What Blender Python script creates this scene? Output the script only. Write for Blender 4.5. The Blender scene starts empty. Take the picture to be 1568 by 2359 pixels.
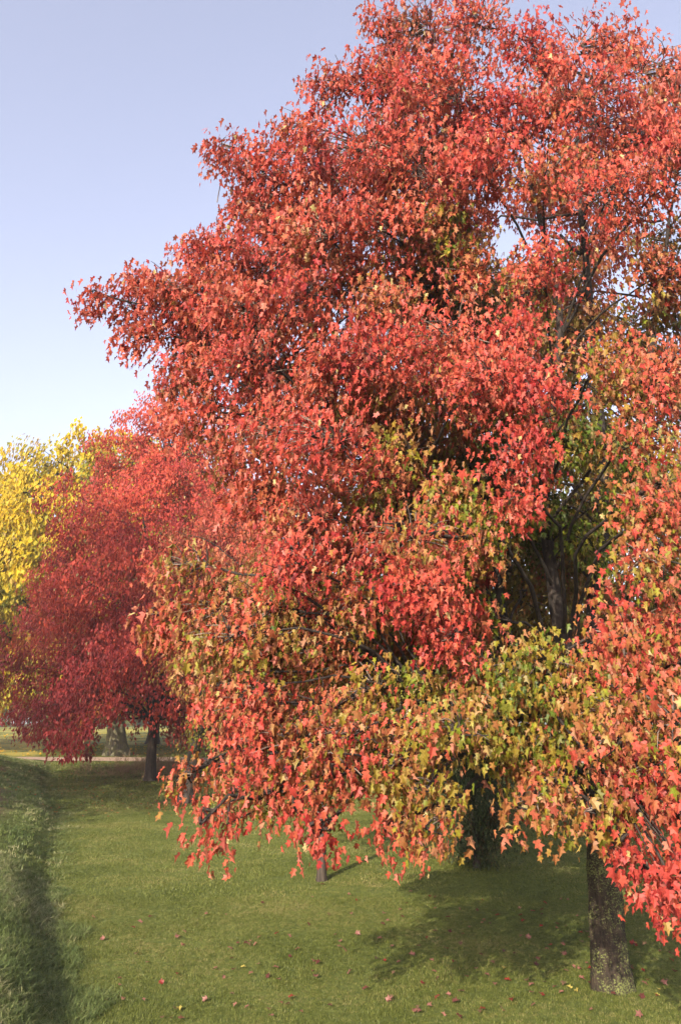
import bpy, math
import numpy as np
from mathutils import Vector, Matrix

# ---------------------------------------------------------------- camera, sky, sun
SC = bpy.context.scene
rng = np.random.default_rng(11)
CAM_H = 2.5
PITCH = math.radians(14.88)
FPX = 28 / 24 * 1568            # focal length in units of a 1568 px wide frame

cam_d = bpy.data.cameras.new("camera")
cam_d.sensor_fit = 'HORIZONTAL'
cam_d.sensor_width = 24
cam_d.lens = 28
cam_d.clip_end = 5000
cam = bpy.data.objects.new("camera", cam_d)
SC.collection.objects.link(cam)
cam.location = (0, 0, CAM_H)
cam.rotation_euler = (math.radians(90) + PITCH, 0, 0)
SC.camera = cam

SUN_EL = math.radians(25)
SUN_AZ = math.radians(24)       # light travels away from the camera and this much to the right
w = bpy.data.worlds.new("World")
SC.world = w
w.use_nodes = True
nt = w.node_tree
sky = nt.nodes.new('ShaderNodeTexSky')
sky.sky_type = 'NISHITA'
sky.sun_disc = False
sky.sun_elevation = SUN_EL
sky.sun_rotation = math.pi + SUN_AZ
sky.air_density = 1.0
sky.dust_density = 4.0
sky.ozone_density = 1.5
bg = nt.nodes['Background']
bg.inputs['Strength'].default_value = 0.15
hs = nt.nodes.new('ShaderNodeHueSaturation')
hs.inputs['Saturation'].default_value = 0.62
hs.inputs['Value'].default_value = 1.0
nt.links.new(sky.outputs[0], hs.inputs['Color'])
tint = nt.nodes.new('ShaderNodeMix'); tint.data_type = 'RGBA'; tint.blend_type = 'MULTIPLY'
tint.inputs[0].default_value = 1
tint.inputs[7].default_value = (1.06, 0.98, 1.03, 1)
nt.links.new(hs.outputs[0], tint.inputs[6])
nt.links.new(tint.outputs[2], bg.inputs['Color'])

sd = bpy.data.lights.new("sun", 'SUN')
sd.energy = 3.9
sd.angle = math.radians(0.5)
sd.color = (1.0, 0.87, 0.68)
sun = bpy.data.objects.new("sun", sd)
SC.collection.objects.link(sun)
LDIR = Vector((math.sin(SUN_AZ) * math.cos(SUN_EL), math.cos(SUN_AZ) * math.cos(SUN_EL), -math.sin(SUN_EL)))
sun.rotation_euler = LDIR.to_track_quat('-Z', 'Y').to_euler()
sun.location = (-10, -20, 30)

SC.view_settings.view_transform = 'Standard'
SC.view_settings.look = 'None'
SC.view_settings.gamma = 1
SC.view_settings.use_curve_mapping = False
SC.view_settings.exposure = 1.40
SC.render.engine = 'CYCLES'
SC.cycles.max_bounces = 6
SC.cycles.diffuse_bounces = 3
SC.cycles.glossy_bounces = 2
SC.cycles.transmission_bounces = 4
SC.cycles.volume_bounces = 0
SC.cycles.caustics_reflective = False
SC.cycles.caustics_refractive = False
USE_HAZE = True

CP, SP = math.cos(PITCH), math.sin(PITCH)


def at(px, py, Y):
    """World point seen at (px, py) of the 1568 x 2358 frame at forward distance Y."""
    u, v = px - 784, 1179 - py
    fw = FPX * CP - v * SP
    up = v * CP + FPX * SP
    return np.array([u / fw * Y, Y, CAM_H + up / fw * Y])


# ---------------------------------------------------------------- mesh helpers
def link(name, me, mat=None, parent=None, kind=None):
    o = bpy.data.objects.new(name, me)
    SC.collection.objects.link(o)
    if mat is not None and me is not None and not me.materials:
        me.materials.append(mat)
    if parent is not None:
        o.parent = parent
    if kind:
        o['kind'] = kind
    return o


def tri_mesh(name, V, T, col=None, smooth=False):
    me = bpy.data.meshes.new(name)
    V = np.asarray(V, np.float32); T = np.asarray(T, np.int32)
    k = T.shape[1]
    me.vertices.add(len(V)); me.loops.add(T.size); me.polygons.add(len(T))
    me.vertices.foreach_set('co', V.ravel())
    me.loops.foreach_set('vertex_index', T.ravel())
    me.polygons.foreach_set('loop_start', np.arange(0, T.size, k, dtype=np.int32))
    me.polygons.foreach_set('use_smooth', np.full(len(T), smooth))
    if col is not None:
        a = me.color_attributes.new('tone', 'FLOAT_COLOR', 'POINT')
        c = np.ones((len(V), 4), np.float32); c[:, :3] = col
        a.data.foreach_set('color', c.ravel())
    me.update(calc_edges=True)
    return me


def thing(name, label, cat, loc, group=None):
    o = bpy.data.objects.new(name, None)
    SC.collection.objects.link(o)
    o.location = loc
    o.empty_display_size = 0.3
    o['label'] = label; o['category'] = cat
    if group: o['group'] = group
    return o


def unit(a):
    return a / np.maximum(np.linalg.norm(a, axis=-1, keepdims=True), 1e-9)


class Tubes:
    def __init__(s):
        s.V = []; s.F = []; s.n = 0

    def add(s, P, R, k=6):
        P = np.asarray(P, float); R = np.asarray(R, float); m = len(P)
        t = unit(np.gradient(P, axis=0))
        ref = np.array([0, 0, 1.0]) if abs(t[0, 2]) < .8 else np.array([1.0, 0, 0])
        a = unit(np.cross(t, ref)); b = np.cross(t, a)
        th = np.linspace(0, 2 * np.pi, k, endpoint=False)
        ring = P[:, None] + R[:, None, None] * (np.cos(th)[None, :, None] * a[:, None] + np.sin(th)[None, :, None] * b[:, None])
        i = np.arange(m - 1)[:, None] * k; j = np.arange(k)[None]
        j2 = (j + 1) % k
        F = np.stack([i + j, i + j2, i + k + j2, i + k + j], -1).reshape(-1, 4)
        s.V.append(ring.reshape(-1, 3)); s.F.append(F + s.n); s.n += m * k

    def mesh(s, name, off=(0, 0, 0)):
        return tri_mesh(name, np.concatenate(s.V) - np.asarray(off), np.concatenate(s.F), smooth=True)


def curve(pts, n=12, wob=0.0, r=rng):
    """Catmull-Rom through pts."""
    P = np.asarray(pts, float)
    P = np.vstack([2 * P[0] - P[1], P, 2 * P[-1] - P[-2]])
    out = []
    seg = max(2, n // (len(P) - 3))
    for i in range(1, len(P) - 2):
        for u in np.linspace(0, 1, seg, endpoint=False):
            p0, p1, p2, p3 = P[i - 1], P[i], P[i + 1], P[i + 2]
            out.append(.5 * ((2 * p1) + (-p0 + p2) * u + (2 * p0 - 5 * p1 + 4 * p2 - p3) * u * u + (-p0 + 3 * p1 - 3 * p2 + p3) * u ** 3))
    out.append(P[-2])
    out = np.array(out)
    if wob:
        out[1:-1] += r.normal(0, wob, out[1:-1].shape)
    return out


# cheap smooth value noise in 3-D (for shapes, colours and densities)
def vnoise(p, scale, seed=0):
    q = np.asarray(p, float) / scale
    i = np.floor(q).astype(np.int64); f = q - i
    f = f * f * (3 - 2 * f)
    d = q.shape[-1]
    res = 0
    for c in range(2 ** d):
        off = np.array([(c >> k) & 1 for k in range(d)])
        n = i + off
        h = n[..., 0] * 374761393 + (seed * 974634777) % 1000003
        for k in range(1, d):
            h = h + n[..., k] * (668265263 if k == 1 else 2147483647 - 19)
        h = ((h ^ (h >> 13)) & 0xffffffff) * 1274126177
        h = (h ^ (h >> 16)) & 0xffff
        wgt = np.prod(np.where(off == 1, f, 1 - f), -1)
        res = res + wgt * (h / 65535.0)
    return res * 2 - 1


# ---------------------------------------------------------------- materials
def new_mat(name):
    m = bpy.data.materials.new(name); m.use_nodes = True
    n = m.node_tree; n.nodes.clear()
    out = n.nodes.new('ShaderNodeOutputMaterial')
    return m, n, out


def leaf_mat(name, trans=0.32, rough=0.42, spec=0.5, tgain=(1.25, 1.05, .7)):
    m, n, out = new_mat(name)
    at_ = n.nodes.new('ShaderNodeAttribute'); at_.attribute_name = 'tone'
    p = n.nodes.new('ShaderNodeBsdfPrincipled')
    p.inputs['Roughness'].default_value = rough
    p.inputs['Specular IOR Level'].default_value = spec
    geo = n.nodes.new('ShaderNodeNewGeometry')
    # undersides paler
    mx = n.nodes.new('ShaderNodeMix'); mx.data_type = 'RGBA'
    mul = n.nodes.new('ShaderNodeMath'); mul.operation = 'MULTIPLY'; mul.inputs[1].default_value = 0.14
    n.links.new(geo.outputs['Backfacing'], mul.inputs[0])
    n.links.new(mul.outputs[0], mx.inputs[0])
    n.links.new(at_.outputs['Color'], mx.inputs[6])
    mx.inputs[7].default_value = (.6, .34, .25, 1)
    # fine blotches
    tc = n.nodes.new('ShaderNodeTexCoord'); nz = n.nodes.new('ShaderNodeTexNoise')
    nz.inputs['Scale'].default_value = 38
    n.links.new(tc.outputs['Object'], nz.inputs['Vector'])
    mr = n.nodes.new('ShaderNodeMapRange'); mr.inputs[1].default_value = .3; mr.inputs[2].default_value = .7
    mr.inputs[3].default_value = .78; mr.inputs[4].default_value = 1.2
    n.links.new(nz.outputs[0], mr.inputs[0])
    vm = n.nodes.new('ShaderNodeVectorMath'); vm.operation = 'SCALE'
    n.links.new(mx.outputs[2], vm.inputs[0]); n.links.new(mr.outputs[0], vm.inputs['Scale'])
    n.links.new(vm.outputs[0], p.inputs['Base Color'])
    tr = n.nodes.new('ShaderNodeBsdfTranslucent')
    vt = n.nodes.new('ShaderNodeVectorMath'); vt.operation = 'MULTIPLY'; vt.inputs[1].default_value = tgain
    n.links.new(vm.outputs[0], vt.inputs[0]); n.links.new(vt.outputs[0], tr.inputs[0])
    ms = n.nodes.new('ShaderNodeMixShader'); ms.inputs[0].default_value = trans
    n.links.new(p.outputs[0], ms.inputs[1]); n.links.new(tr.outputs[0], ms.inputs[2])
    n.links.new(ms.outputs[0], out.inputs[0])
    return m


def bark_mat(name, c1, c2, lichen=0.0, scale=1.0):
    m, n, out = new_mat(name)
    p = n.nodes.new('ShaderNodeBsdfPrincipled'); p.inputs['Roughness'].default_value = .85
    p.inputs['Specular IOR Level'].default_value = .25
    tc = n.nodes.new('ShaderNodeTexCoord')
    mp = n.nodes.new('ShaderNodeMapping'); mp.inputs['Scale'].default_value = (26 * scale, 26 * scale, 5 * scale)
    n.links.new(tc.outputs['Object'], mp.inputs['Vector'])
    nz = n.nodes.new('ShaderNodeTexNoise'); nz.inputs['Scale'].default_value = 1; nz.inputs['Detail'].default_value = 6
    nz.inputs['Roughness'].default_value = .7
    n.links.new(mp.outputs[0], nz.inputs['Vector'])
    cr = n.nodes.new('ShaderNodeValToRGB')
    cr.color_ramp.elements[0].position = .35; cr.color_ramp.elements[0].color = (*c1, 1)
    cr.color_ramp.elements[1].position = .68; cr.color_ramp.elements[1].color = (*c2, 1)
    n.links.new(nz.outputs[0], cr.inputs[0])
    src = cr.outputs[0]
    if lichen:
        nl = n.nodes.new('ShaderNodeTexNoise'); nl.inputs['Scale'].default_value = 62; nl.inputs['Detail'].default_value = 7
        nl.inputs['Roughness'].default_value = .75
        n.links.new(tc.outputs['Object'], nl.inputs['Vector'])
        nb = n.nodes.new('ShaderNodeTexNoise'); nb.inputs['Scale'].default_value = 3.2; nb.inputs['Detail'].default_value = 3
        n.links.new(tc.outputs['Object'], nb.inputs['Vector'])
        ad = n.nodes.new('ShaderNodeMath'); ad.operation = 'MULTIPLY_ADD'; ad.inputs[1].default_value = .45
        n.links.new(nb.outputs[0], ad.inputs[0]); n.links.new(nl.outputs[0], ad.inputs[2])
        mr = n.nodes.new('ShaderNodeMapRange')
        mr.inputs[1].default_value = .82 - lichen * .07; mr.inputs[2].default_value = .85 - lichen * .07
        n.links.new(ad.outputs[0], mr.inputs[0])
        mx = n.nodes.new('ShaderNodeMix'); mx.data_type = 'RGBA'
        n.links.new(mr.outputs[0], mx.inputs[0]); n.links.new(src, mx.inputs[6])
        mx.inputs[7].default_value = (.105, .12, .038, 1)
        src = mx.outputs[2]
    n.links.new(src, p.inputs['Base Color'])
    bp = n.nodes.new('ShaderNodeBump'); bp.inputs['Strength'].default_value = .8; bp.inputs['Distance'].default_value = .02
    n.links.new(nz.outputs[0], bp.inputs['Height']); n.links.new(bp.outputs[0], p.inputs['Normal'])
    n.links.new(p.outputs[0], out.inputs[0])
    return m


def ground_mat():
    m, n, out = new_mat('turf')
    p = n.nodes.new('ShaderNodeBsdfPrincipled'); p.inputs['Roughness'].default_value = .95
    p.inputs['Specular IOR Level'].default_value = .1
    tc = n.nodes.new('ShaderNodeTexCoord')
    a = n.nodes.new('ShaderNodeTexNoise'); a.inputs['Scale'].default_value = 9; a.inputs['Detail'].default_value = 8
    a.inputs['Roughness'].default_value = .7
    b = n.nodes.new('ShaderNodeTexNoise'); b.inputs['Scale'].default_value = .35; b.inputs['Detail'].default_value = 4
    n.links.new(tc.outputs['Object'], a.inputs['Vector']); n.links.new(tc.outputs['Object'], b.inputs['Vector'])
    cr = n.nodes.new('ShaderNodeValToRGB')
    cr.color_ramp.elements[0].position = .3; cr.color_ramp.elements[0].color = (.042, .060, .016, 1)
    cr.color_ramp.elements[1].position = .75; cr.color_ramp.elements[1].color = (.125, .145, .037, 1)
    n.links.new(a.outputs[0], cr.inputs[0])
    at_ = n.nodes.new('ShaderNodeAttribute'); at_.attribute_name = 'tone'
    sp = n.nodes.new('ShaderNodeSeparateColor'); n.links.new(at_.outputs['Color'], sp.inputs[0])
    # R: bare / dry soil, G: leaf-littered yellow
    mx = n.nodes.new('ShaderNodeMix'); mx.data_type = 'RGBA'
    n.links.new(cr.outputs[0], mx.inputs[6]); mx.inputs[7].default_value = (.10, .072, .042, 1)
    n.links.new(sp.outputs[0], mx.inputs[0])
    mx2 = n.nodes.new('ShaderNodeMix'); mx2.data_type = 'RGBA'
    n.links.new(mx.outputs[2], mx2.inputs[6]); mx2.inputs[7].default_value = (.30, .25, .055, 1)
    gm = n.nodes.new('ShaderNodeMath'); gm.operation = 'MULTIPLY'
    gr = n.nodes.new('ShaderNodeMapRange'); gr.inputs[1].default_value = .35; gr.inputs[2].default_value = .6
    n.links.new(b.outputs[0], gr.inputs[0])
    n.links.new(sp.outputs[1], gm.inputs[0]); n.links.new(gr.outputs[0], gm.inputs[1])
    n.links.new(gm.outputs[0], mx2.inputs[0])
    n.links.new(mx2.outputs[2], p.inputs['Base Color'])
    bp = n.nodes.new('ShaderNodeBump'); bp.inputs['Strength'].default_value = .6; bp.inputs['Distance'].default_value = .04
    n.links.new(a.outputs[0], bp.inputs['Height']); n.links.new(bp.outputs[0], p.inputs['Normal'])
    n.links.new(p.outputs[0], out.inputs[0])
    return m


def grass_mat(name, c_dark, c_light, c_dry, dry=.12):
    m, n, out = new_mat(name)
    p = n.nodes.new('ShaderNodeBsdfPrincipled'); p.inputs['Roughness'].default_value = .5
    p.inputs['Specular IOR Level'].default_value = .35
    oi = n.nodes.new('ShaderNodeObjectInfo')
    geo = n.nodes.new('ShaderNodeNewGeometry')
    b = n.nodes.new('ShaderNodeTexNoise'); b.inputs['Scale'].default_value = .55; b.inputs['Detail'].default_value = 5
    n.links.new(geo.outputs['Position'], b.inputs['Vector'])
    ad = n.nodes.new('ShaderNodeMath'); ad.operation = 'MULTIPLY_ADD'; ad.inputs[1].default_value = .55
    sb = n.nodes.new('ShaderNodeMath'); sb.operation = 'ADD'; sb.inputs[1].default_value = -.28
    n.links.new(oi.outputs['Random'], ad.inputs[0]); n.links.new(b.outputs[0], sb.inputs[0]); n.links.new(sb.outputs[0], ad.inputs[2])
    cr = n.nodes.new('ShaderNodeValToRGB')
    e = cr.color_ramp.elements
    e[0].position = .1; e[0].color = (*c_dark, 1)
    e[1].position = .62; e[1].color = (*c_light, 1)
    x = e.new(1 - dry); x.color = (*c_dry, 1)
    n.links.new(ad.outputs[0], cr.inputs[0])
    n.links.new(cr.outputs[0], p.inputs['Base Color'])
    tr = n.nodes.new('ShaderNodeBsdfTranslucent'); n.links.new(cr.outputs[0], tr.inputs[0])
    ms = n.nodes.new('ShaderNodeMixShader'); ms.inputs[0].default_value = .3
    n.links.new(p.outputs[0], ms.inputs[1]); n.links.new(tr.outputs[0], ms.inputs[2])
    n.links.new(ms.outputs[0], out.inputs[0])
    return m


def plain_mat(name, c1, c2, scale, rough=.9):
    m, n, out = new_mat(name)
    p = n.nodes.new('ShaderNodeBsdfPrincipled'); p.inputs['Roughness'].default_value = rough
    tc = n.nodes.new('ShaderNodeTexCoord')
    a = n.nodes.new('ShaderNodeTexNoise'); a.inputs['Scale'].default_value = scale; a.inputs['Detail'].default_value = 8
    n.links.new(tc.outputs['Object'], a.inputs['Vector'])
    cr = n.nodes.new('ShaderNodeValToRGB')
    cr.color_ramp.elements[0].position = .35; cr.color_ramp.elements[0].color = (*c1, 1)
    cr.color_ramp.elements[1].position = .65; cr.color_ramp.elements[1].color = (*c2, 1)
    n.links.new(a.outputs[0], cr.inputs[0]); n.links.new(cr.outputs[0], p.inputs['Base Color'])
    n.links.new(p.outputs[0], out.inputs[0])
    return m


M_LEAF = leaf_mat('maple_leaf', .34, .50, .24)
M_FAR = leaf_mat('far_leaf', .35, .55, .2)
M_BARK = bark_mat('bark_lichen', (.009, .007, .005), (.038, .027, .018), lichen=.80)
M_LIMB = bark_mat('bark_limb', (.012, .010, .009), (.045, .036, .030), lichen=.0)
M_BARK2 = bark_mat('bark_far', (.02, .016, .013), (.07, .055, .042), lichen=.0, scale=.6)
M_BARKG = bark_mat('bark_green', (.05, .045, .03), (.13, .12, .075), lichen=.4, scale=.6)
M_TWIG = plain_mat('twig', (.10, .075, .06), (.2, .16, .13), 6)
M_WEED = plain_mat('weed', (.13, .08, .045), (.26, .18, .09), 9)


# ---------------------------------------------------------------- terrain
def sstep(a, b, x):
    t = np.clip((x - a) / (b - a), 0, 1)
    return t * t * (3 - 2 * t)


def toe(y):
    return .45 - .36 * y + .18 * np.sin(y * .35) * sstep(6, 12, y)


def H(x, y):
    x = np.asarray(x, float); y = np.asarray(y, float)
    z = .022 * np.clip(y - 18, 0, 85) - .0
    s = (toe(np.clip(y, -20, 60)) - x) * .94
    b = np.where(s > 0, .60 * np.clip(s, 0, .6) + .29 * np.clip(s - .6, 0, 3.6) + .10 * np.clip(s - 4.2, 0, 8), 0)
    b = b * sstep(-.1, .5, s)
    b = b * (1 - sstep(33, 47, y))
    z = z + b
    z = z + .05 * vnoise(np.stack([x, y], -1), 6.0, 3) * sstep(4, 14, np.abs(y)) + .03 * vnoise(np.stack([x, y], -1), 2.1, 5)
    return z


def Hs(x, y):
    return float(H(np.array([x]), np.array([y]))[0])


ax = np.concatenate([-np.geomspace(700, 30, 14), np.linspace(-28, 22, 201), np.geomspace(24, 700, 14)])
ay = np.concatenate([-np.geomspace(300, 12, 8), np.linspace(-10, 60, 281), np.geomspace(62, 1500, 24)])
gx, gy = np.meshgrid(ax, ay)
gz = H(gx, gy)
nx, ny = len(ax), len(ay)
V = np.stack([gx, gy, gz], -1).reshape(-1, 3)
i = np.arange(ny - 1)[:, None] * nx; j = np.arange(nx - 1)[None]
F = np.stack([i + j, i + j + 1, i + nx + j + 1, i + nx + j], -1).reshape(-1, 4)
xy = V[:, :2]
# bare soil: patches on the bank, below the brush and round the far trunks
s_ = (toe(np.clip(xy[:, 1], -20, 60)) - xy[:, 0])
soil = sstep(.9, 1.6, s_) * sstep(13, 17, xy[:, 1]) * (1 - sstep(32, 38, xy[:, 1])) * sstep(-.35, .2, vnoise(xy, 1.6, 8))
TREE_SPOTS = {}
gcol = np.zeros((len(V), 3), np.float32)
litter = sstep(44, 50, xy[:, 1]) * (1 - sstep(95, 140, xy[:, 1])) * .85
red_litter = sstep(20, 26, xy[:, 1]) * (1 - sstep(38, 41, xy[:, 1])) * sstep(-14, -9, xy[:, 0]) * .35
soil = np.maximum(soil, red_litter * sstep(-.2, .5, vnoise(xy, 2.5, 9)))
C_BASE = at(425, 1851, 25.5); C_BASE[2] = Hs(C_BASE[0], C_BASE[1])
dpatch = np.hypot((xy[:, 0] - C_BASE[0] + .4) / 1.3, (xy[:, 1] - C_BASE[1] + .2) / .9)
soil = np.maximum(soil, 1 - sstep(.6, 1.2, dpatch))
gcol[:, 0] = soil; gcol[:, 1] = litter
ground = link('lawn_ground', tri_mesh('lawn_ground', V, F, gcol, True), ground_mat(), kind='structure')

# path: a gravel strip a little above the turf
py_ = np.linspace(-60, 60, 241)
rows = []
for k, t in enumerate(np.linspace(0, 1, 9)):
    yy = 42.6 + 3.2 * t + .025 * py_ * -1 + .25 * np.sin(py_ * .11) + (.12 * np.sin(py_ * 1.3 + k) if k in (0, 8) else 0)
    rows.append(np.stack([py_, yy, H(py_, yy) + .03 + .03 * math.sin(t * math.pi)], -1))
PV = np.array(rows).reshape(-1, 3)
i = np.arange(8)[:, None] * 241; j = np.arange(240)[None]
PF = np.stack([i + j, i + j + 1, i + 241 + j + 1, i + 241 + j], -1).reshape(-1, 4)
link('gravel_path', tri_mesh('gravel_path', PV, PF, smooth=True), plain_mat('gravel', (.22, .15, .11), (.34, .24, .18), 6), kind='structure')


# ---------------------------------------------------------------- grass (instanced tufts)
def tuft_mesh(name, nb, r, h, wdt, arch, seed, seg=3):
    g = np.random.default_rng(seed)
    V = []; F = []
    for b in range(nb):
        a = g.uniform(0, 2 * np.pi); d = r * math.sqrt(g.uniform())
        o = np.array([math.cos(a) * d, math.sin(a) * d, -.01])
        az = g.uniform(0, 2 * np.pi); dr = np.array([math.cos(az), math.sin(az), 0]); sd_ = np.array([-dr[1], dr[0], 0])
        hh = h * g.uniform(.55, 1.15); ar = arch * g.uniform(.3, 1.3)
        n0 = len(V)
        for k in range(seg):
            t = k / seg
            c = o + dr * hh * ar * t * t + np.array([0, 0, hh * (t - .35 * ar * t * t)])
            ww = wdt * (1 - t * .6) * .5
            V += [c - sd_ * ww, c + sd_ * ww]
        V.append(o + dr * hh * ar + np.array([0, 0, hh * (1 - .35 * ar)]))
        for k in range(seg - 1):
            q = n0 + 2 * k
            F += [(q, q + 1, q + 3), (q, q + 3, q + 2)]
        q = n0 + 2 * (seg - 1); F.append((q, q + 1, q + 2))
    return tri_mesh(name, V, F)


def scatter(name, P, rz, sc, mesh, mat, tilt=None):
    mesh.materials.append(mat)
    io = bpy.data.objects.new(name + '_source', mesh)     # not linked: only instanced
    me = bpy.data.meshes.new(name)
    me.vertices.add(len(P)); me.vertices.foreach_set('co', np.asarray(P, np.float32).ravel())
    r3 = np.zeros((len(P), 3), np.float32); r3[:, 2] = rz
    if tilt is not None: r3[:, :2] = tilt
    me.attributes.new('rot', 'FLOAT_VECTOR', 'POINT').data.foreach_set('vector', r3.ravel())
    me.attributes.new('size', 'FLOAT', 'POINT').data.foreach_set('value', np.asarray(sc, np.float32))
    o = link(name, me, kind='stuff')
    g = bpy.data.node_groups.new(name, 'GeometryNodeTree')
    g.interface.new_socket('Geometry', in_out='INPUT', socket_type='NodeSocketGeometry')
    g.interface.new_socket('Geometry', in_out='OUTPUT', socket_type='NodeSocketGeometry')
    gi = g.nodes.new('NodeGroupInput'); go = g.nodes.new('NodeGroupOutput')
    ip = g.nodes.new('GeometryNodeInstanceOnPoints')
    ob = g.nodes.new('GeometryNodeObjectInfo'); ob.inputs['Object'].default_value = io
    a1 = g.nodes.new('GeometryNodeInputNamedAttribute'); a1.data_type = 'FLOAT_VECTOR'; a1.inputs[0].default_value = 'rot'
    a2 = g.nodes.new('GeometryNodeInputNamedAttribute'); a2.data_type = 'FLOAT'; a2.inputs[0].default_value = 'size'
    g.links.new(gi.outputs[0], ip.inputs['Points']); g.links.new(ob.outputs['Geometry'], ip.inputs['Instance'])
    g.links.new(a1.outputs[0], ip.inputs['Rotation']); g.links.new(a2.outputs[0], ip.inputs['Scale'])
    g.links.new(ip.outputs[0], go.inputs[0])
    md = o.modifiers.new('scatter', 'NODES'); md.node_group = g
    return o


def sector(n, y0, y1, margin=1.6, r=rng):
    """Points on the ground in the wedge of view (with a margin for a step to the side)."""
    y = np.sqrt(r.uniform(y0 * y0, y1 * y1, n))
    x = r.uniform(-1, 1, n) * (.46 * y + margin)
    return x, y


M_GRASS = grass_mat('lawn_blades', (.060, .084, .016), (.142, .165, .034), (.26, .23, .09), .12)
M_LONG = grass_mat('long_blades', (.060, .096, .026), (.138, .175, .050), (.30, .29, .15), .20)


def put_grass(name, n, y0, y1, tm, mat, smin, smax, keep):
    x, y = sector(n, y0, y1)
    k = keep(x, y)
    x, y = x[k], y[k]
    z = H(x, y)
    sc = rng.uniform(smin, smax, len(x)) * (1 + .3 * vnoise(np.stack([x, y], -1), .5, 21))
    return scatter(name, np.stack([x, y, z], -1), rng.uniform(0, 6.28, len(x)), sc, tm, mat)


def bank_s(x, y):
    return (toe(y) - x) * .94


on_lawn = lambda x, y: (bank_s(x, y) < .15 + .25 * vnoise(np.stack([x, y], -1), .8, 2)) & ~((y > 42.5) & (y < 46.2))
thin = lambda x, y: vnoise(np.stack([x, y], -1), .08, 7) > 1.5 * sstep(.8, 1.5, bank_s(x, y)) * sstep(12, 15, y) * sstep(-.4, .1, vnoise(np.stack([x, y], -1), 1.6, 8)) - 1.2
on_bank = lambda x, y: thin(x, y) & (bank_s(x, y) > -.25 + .3 * vnoise(np.stack([x, y], -1), .6, 4)) & (y < 42)
put_grass('lawn_grass', 60000, 3.5, 13, tuft_mesh('near_tuft', 20, .06, .036, .005, .9, 1), M_GRASS, .7, 1.2, on_lawn)
put_grass('lawn_grass', 42000, 12.5, 25, tuft_mesh('mid_tuft', 24, .13, .042, .010, .8, 2), M_GRASS, .7, 1.2, on_lawn)
put_grass('lawn_grass', 36000, 24, 60, tuft_mesh('far_tuft', 26, .3, .07, .028, .8, 3), M_GRASS, .7, 1.2, on_lawn)
put_grass('bank_grass', 60000, 3.0, 14, tuft_mesh('bank_tuft', 14, .07, .10, .006, 1.2, 4), M_LONG, .5, 1.2, on_bank)
put_grass('bank_grass', 40000, 13, 40, tuft_mesh('bank_far_tuft', 18, .14, .09, .014, 1.2, 5), M_LONG, .5, 1.1, on_bank)

# ---------------------------------------------------------------- leaves
_half = [(.24, -.04), (.43, .14), (.23, .27), (.52, .64), (.20, .62)]
LEAF = np.array([(0, .34)] + [(0, 0)] + _half + [(0, 1.0)] + [(-x, y) for x, y in _half[::-1]])
LV = np.zeros((len(LEAF), 3)); LV[:, 0] = LEAF[:, 0]; LV[:, 1] = LEAF[:, 1]
LV[:, 2] = np.abs(LEAF[:, 0]) * .48 - .26 * LEAF[:, 1] ** 2
nO = len(LEAF) - 1
LT = np.array([(0, 1 + k, 1 + (k + 1) % nO) for k in range(nO)])
# small far leaf: 3-lobed kite, 4 triangles
SV = np.array([(0, 0, 0), (.42, .35, .10), (.2, .5, .05), (0, 1, -.15), (-.2, .5, .05), (-.42, .35, .10)])
ST = np.array([(0, 1, 2), (0, 2, 4), (2, 3, 4), (0, 4, 5)])


def leaf_frames(tip, nrm):
    y = unit(tip); x = unit(np.cross(y, nrm)); z = np.cross(x, y)
    return np.stack([x, y, z], -1)          # columns


QV = np.array([(0, 0, 0), (.42, .45, .12), (0, 1, -.12), (-.42, .45, .12)])
QT = np.array([(0, 1, 2), (0, 2, 3)])


def leaves_mesh(name, P, R, S, C, detail, off):
    LVx, LTx = (LV, LT) if detail is True else ((SV, ST) if np.median(S) < .125 else (QV, QT))
    N = len(P); nv = len(LVx)
    loc = np.broadcast_to(LVx, (N, nv, 3)).copy()
    g = np.random.default_rng(5)
    loc[..., 2] *= g.uniform(-.3, 1.9, (N, 1))
    loc[..., 0] *= g.uniform(.42, .90, (N, 1))
    W = np.einsum('nij,nvj->nvi', R, loc) * S[:, None, None] + P[:, None] - np.asarray(off)
    T = (LTx[None] + (np.arange(N) * nv)[:, None, None]).reshape(-1, 3)
    col = np.broadcast_to(C[:, None], (N, nv, 3)).copy()
    if detail:
        col[:, 0] *= [1.08, 1.45, 1.1]
        col[:, [3, 5, 6, 7, 9]] *= [1.0, .82, .95]
        col *= g.uniform(.92, 1.08, (N, nv, 1))
    return tri_mesh(name, W.reshape(-1, 3), T, col.reshape(-1, 3))


def bez(a, b, c, n):
    t = np.linspace(0, 1, n)[:, None]
    return (1 - t) ** 2 * a + 2 * t * (1 - t) * b + t * t * c


# palettes as ordered ramps: 0 = green, 1 = full autumn
RED = np.array([(.060, .082, .010), (.125, .130, .014), (.185, .148, .018), (.205, .108, .026), (.225, .080, .034), (.275, .068, .037), (.34, .058, .036), (.325, .044, .035), (.19, .015, .016)])
CRIM = np.array([(.36, .15, .03), (.42, .105, .036), (.42, .074, .034), (.33, .046, .030), (.20, .022, .023), (.12, .012, .015)])  # dark end also paints shade into the crimson maple's lower crown
YEL = np.array([(.10, .135, .02), (.20, .22, .025), (.32, .25, .012), (.40, .28, .012), (.45, .26, .015), (.45, .19, .025)])
ORA = np.array([(.30, .30, .05), (.55, .40, .05), (.68, .34, .04), (.70, .24, .04), (.6, .14, .04)])
GRN = np.array([(.05, .07, .018), (.09, .11, .02), (.15, .16, .03), (.26, .23, .04), (.36, .2, .04)])
DRK = np.array([(.018, .028, .010), (.03, .045, .015), (.05, .06, .02)])


def ramp(pal, t):
    t = np.clip(t, 0, .9999) * (len(pal) - 1)
    i = t.astype(int); f = (t - i)[:, None]
    return pal[i] * (1 - f) + pal[i + 1] * f


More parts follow.
